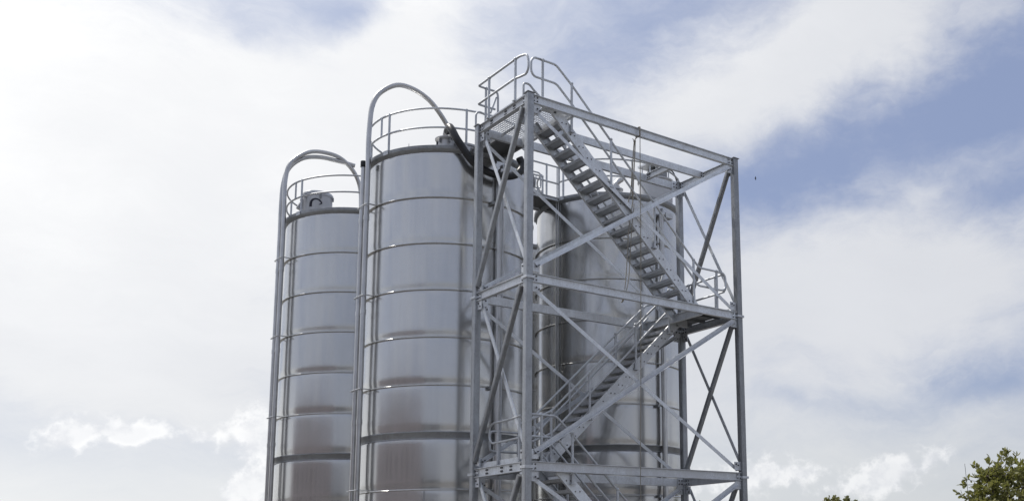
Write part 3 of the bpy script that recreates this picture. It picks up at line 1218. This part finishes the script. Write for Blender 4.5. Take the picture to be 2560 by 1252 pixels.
# ------------------------------------------------------------------ loose things
# black hose from the hatch elbow of silo A, slung across its shell
AX, AY = SILOS['A']
b = bmesh.new()
hose = [(.10, 3.17, 10.09), (.05, 3.0, 10.11), (.02, 2.83, 9.99), (.06, 2.70, 9.77), (.18, 2.66, 9.59), (.27, 2.63, 9.45), (.40, 2.60, 9.32),
        (.66, 2.55, 9.19), (.95, 2.50, 9.16), (1.20, 2.50, 9.22), (1.38, 2.52, 9.36), (1.44, 2.54, 9.52), (1.38, 2.56, 9.66)]
hp = spline(hose, 14)
tube(b, hp, .074, 18)
tag(obj('hose', b, 'rubber', None, 60), 'thick black flexible hose drooping across the top of the middle silo', 'hose')

# ropes on the front top beam
b = bmesh.new()
tube(b, spline([(2.455, -.02, 9.60), (2.45, -.01, 9.50), (2.44, -.012, 8.4), (2.43, -.012, 7.0), (2.40, -.012, 5.0), (2.37, -.012, 3.4), (2.35, -.012, 1.2)], 5), .0075, 6)
for dx in (-.008, .012):
    tube(b, [Vector(p) for p in [(2.455+dx, .015, 9.54), (2.455+dx, -.0, 9.545), (2.455+dx, .005, 9.72), (2.455+dx, .12, 9.72), (2.455+dx, .12, 9.545), (2.455+dx, .05, 9.535)]], .009, 6)
tag(obj('rope', b, 'rope', None, 60), 'long thin rope hanging straight down from the top front beam', 'rope')
b = bmesh.new()
ry = .135
tube(b, spline([(2.43, .02, 9.53), (2.40, .10, 9.45), (2.40, ry, 9.2), (2.36, ry, 8.8), (2.33, ry, 8.45), (2.28, ry, 8.28), (2.27, ry, 8.18), (2.31, ry, 8.14), (2.36, ry, 8.19), (2.38, ry, 8.35), (2.40, ry, 8.7), (2.43, ry, 9.15), (2.42, .1, 9.45)], 5), .010, 6)
tube(b, spline([(2.40, .10, 9.46), (2.39, ry-.01, 9.2), (2.36, ry-.01, 8.75), (2.35, ry-.01, 8.4), (2.36, ry-.01, 8.30)], 5), .010, 6)
tube(b, spline([(2.42, .09, 9.46), (2.38, .08, 9.44), (2.33, .06, 9.47)], 5), .008, 6)
bmesh.ops.create_icosphere(b, subdivisions=2, radius=.026, matrix=Matrix.Translation((2.405, .10, 9.45)))
tag(obj('rope', b, 'rope', None, 60), 'knotted bundle of looped rope tied below the top front beam', 'rope')
b = bmesh.new()
for dx in (0, .065):
    tube(b, spline([(2.33+dx*.6, .09, 8.2), (2.24+dx, .09, 7.7), (2.20+dx, .09, 7.2), (2.16+dx, .09, 6.75), (2.13+dx*.6, .095, 6.50), (2.10+dx*.3, .12, 6.32), (2.07+dx*.2, .12, 6.28)], 5), .008, 6)
tube(b, [(2.33, .09, 8.2), (2.37, .12, 8.32)], .008, 6)
tag(obj('rope', b, 'rope', None, 60), 'doubled rope tail trailing down beside the stairs to the middle beam', 'rope')

# bird
b = bmesh.new()
dv = Vector((33.61, 28.13, 24.62))
tube(b, [Vector((0, -.16, 0)), Vector((0, -.06, 0)), Vector((0, .08, 0)), Vector((0, .2, .0))], lambda t: .012+.045*math.sin(math.pi*min(1, t*1.02)), 8)
for sgn in (-1, 1):
    vs = [b.verts.new(Vector(p)) for p in [(0, .09, .02), (sgn*.16, .10, .12), (sgn*.34, .0, .10), (sgn*.16, -.03, .10), (0, -.06, .02)]]
    b.faces.new(vs)
    vs2 = [b.verts.new(v.co+Vector((0, 0, -.012))) for v in vs]
    b.faces.new(vs2[::-1])
bo = obj('bird', b, 'bird')
bo.location = dv
bo.rotation_euler = (R(12), R(66), R(40))
bo.scale = (.42, .42, .42)
tag(bo, 'tiny dark bird flying in the sky right of the stair tower', 'bird')

# ------------------------------------------------------------------ trees


def leaf_faces(verts, faces, p, d, ln, wd, rnd):
    d = d.normalized()
    s = d.cross(Vector((rnd.uniform(-1, 1), rnd.uniform(-1, 1), rnd.uniform(-.2, 1)))).normalized()
    n = d.cross(s)
    i = len(verts)
    q = p
    verts += [q, q+d*ln*.35+s*wd*.42+n*ln*.03, q+d*ln*.72+s*wd*.5-n*ln*.02, q+d*ln-n*ln*.12, q+d*ln*.72-s*wd*.5-n*ln*.02, q+d*ln*.35-s*wd*.42+n*ln*.03, q+d*ln*.5-n*ln*.05]
    faces += [(i, i+1, i+6, i+5), (i+1, i+2, i+6), (i+2, i+3, i+6), (i+3, i+4, i+6), (i+4, i+5, i+6)]


def tree(name, base, height, crown_c, crown_r, label, n_tip, leaf_ln, leaf_wd, per_tip, mat, seed, group=None, lumpy=1.):
    rnd = random.Random(seed)
    root = empty(name, base, label, 'tree', group)
    base = Vector(base)
    cc = Vector(crown_c)-base
    b = bmesh.new()
    fork = Vector((cc.x*.4, cc.y*.4, max(.8, cc.z-crown_r[2]*.95)))
    tube(b, spline([Vector((0, 0, 0)), fork*.5+Vector((.05, .02, 0)), fork], 5), lambda t: .13*height/4.5*(1-.4*t), 10)
    limbs = []
    for k in range(9):
        a = 2*math.pi*k/9+rnd.uniform(-.3, .3)
        e = cc+Vector((math.cos(a)*crown_r[0]*rnd.uniform(.4, .7), math.sin(a)*crown_r[1]*rnd.uniform(.4, .7), crown_r[2]*rnd.uniform(-.2, .6)))
        mid = fork.lerp(e, .5)+Vector((rnd.uniform(-.1, .1), rnd.uniform(-.1, .1), rnd.uniform(.0, .2)))
        pts = spline([fork, mid, e], 5)
        tube(b, pts, lambda t: .055*height/4.5*(1-.75*t), 7)
        limbs.append(pts)
    verts, faces = [], []
    tips = []
    while len(tips) < n_tip:
        v = Vector((rnd.gauss(0, 1), rnd.gauss(0, 1), rnd.gauss(0, 1))).normalized()*rnd.uniform(.2, 1)**.5
        # lumpy outline
        a = math.atan2(v.y, v.x)
        lump = 1+lumpy*(.14*math.sin(3*a+seed)+.10*math.sin(5*a+2.1*v.z*3+seed))+rnd.uniform(-.06, .08)
        p = cc+Vector((v.x*crown_r[0]*lump, v.y*crown_r[1]*lump, v.z*crown_r[2]*lump))
        tips.append(p)
    for p in tips:
        lb = min((q for l in limbs for q in l[4:]), key=lambda q: (q-p).length)
        md = lb.lerp(p, .5)+Vector((0, 0, -.05))
        tube(b, [lb, md, p], lambda t: .012*(1-.6*t)*height/4.5, 5)
        out = (p-cc).normalized()
        for _ in range(per_tip):
            dr = Vector((rnd.gauss(0, 1), rnd.gauss(0, 1), rnd.gauss(0, .7)))+out*.9+Vector((0, 0, .1))
            q = p-(p-md)*rnd.uniform(0, .5)
            leaf_faces(verts, faces, q, dr, leaf_ln*rnd.uniform(.7, 1.25), leaf_wd*rnd.uniform(.75, 1.2), rnd)
    obj('trunk', b, 'bark', root, 50)
    me = bpy.data.meshes.new('crown')
    me.from_pydata([tuple(v) for v in verts], [], faces)
    me.materials.append(M[mat])
    cr = bpy.data.objects.new('crown', me)
    COL.objects.link(cr)
    cr.parent = root
    return root


tree('broadleaf_tree', (16.65, 1.45, 0), 4.5, (16.62, 1.50, 3.05), (1.32, 1.32, 1.30), 'near leafy tree with large glossy leaves at the right edge', 560, .165, .075, 10, 'leaf', 3)
tree('round_tree', (32.72, 21.75, 0), 5, (32.72, 21.75, 3.15), (1.5, 1.5, 1.62), 'small rounded tree top just rising above the bottom edge', 1100, .14, .08, 14, 'leaf2', 5, None, .35)
tree('far_tree', (30.75, 30.8, 0), 5, (30.72, 30.85, 3.55), (1.3, 1.3, 1.42), 'far tree whose tip peeps out right of the rear column', 200, .16, .09, 12, 'leaf2', 9)

# whip pole in front of the near tree
b = bmesh.new()
tube(b, [(15.22, 1.90, 0), (15.21, 1.94, 3.06), (15.19, 1.98, 4.09)], lambda t: .012-.006*t, 6)
tag(obj('whip_pole', b, 'bolt', None, 60), 'thin dark whip pole standing in front of the near leafy tree', 'pole')

# ------------------------------------------------------------------ building mirrored in the shells
bd = empty('brick_building', (-30, 5.5, 0), 'reddish brown brick building mirrored low in the silo shells', 'building')
b = bmesh.new()
box(b, (0, 0, 4.1), (9, 36, 8.2))
wl = obj('wall', b, 'brick', bd)
b = bmesh.new()
extrude(b, [(-4.9, 8.2), (4.9, 8.2), (0, 9.6)], (0, -18.2, 0), (0, 18.2, 0))
obj('roof', b, 'roofm', bd)
wb = bmesh.new()
box(wb, (0, 0, 0), (.08, 1.5, 1.3))
wme = None
for z in (2.2, 5.6):
    for y in (-15, -11.4, -7.8, -4.2, -.6, 3.0, 6.6, 10.2, 13.8):
        if wme is None:
            wo = obj('window', wb, 'glass', bd)
            wme = wo.data
        else:
            wo = obj('window', None, None, bd, me=wme)
        wo.location = (4.52, y, z)

sh = empty('added_grey_shed', (-29, -24, 0), 'unseen grey shed added to grey the low reflection in the silo shells', 'shed')  # added out of view, so the shells mirror grey beside the brick building
b = bmesh.new()
box(b, (0, 0, 2.9), (10, 20, 5.8))
obj('wall', b, 'shed', sh)
b = bmesh.new()
extrude(b, [(-5.3, 5.8), (5.3, 5.8), (0, 7.4)], (0, -10.2, 0), (0, 10.2, 0))
obj('roof', b, 'roofm', sh)
db = bmesh.new()
box(db, (5.03, 2, 2.1), (.08, 4.2, 4.2))
obj('door', db, 'roofm', sh)
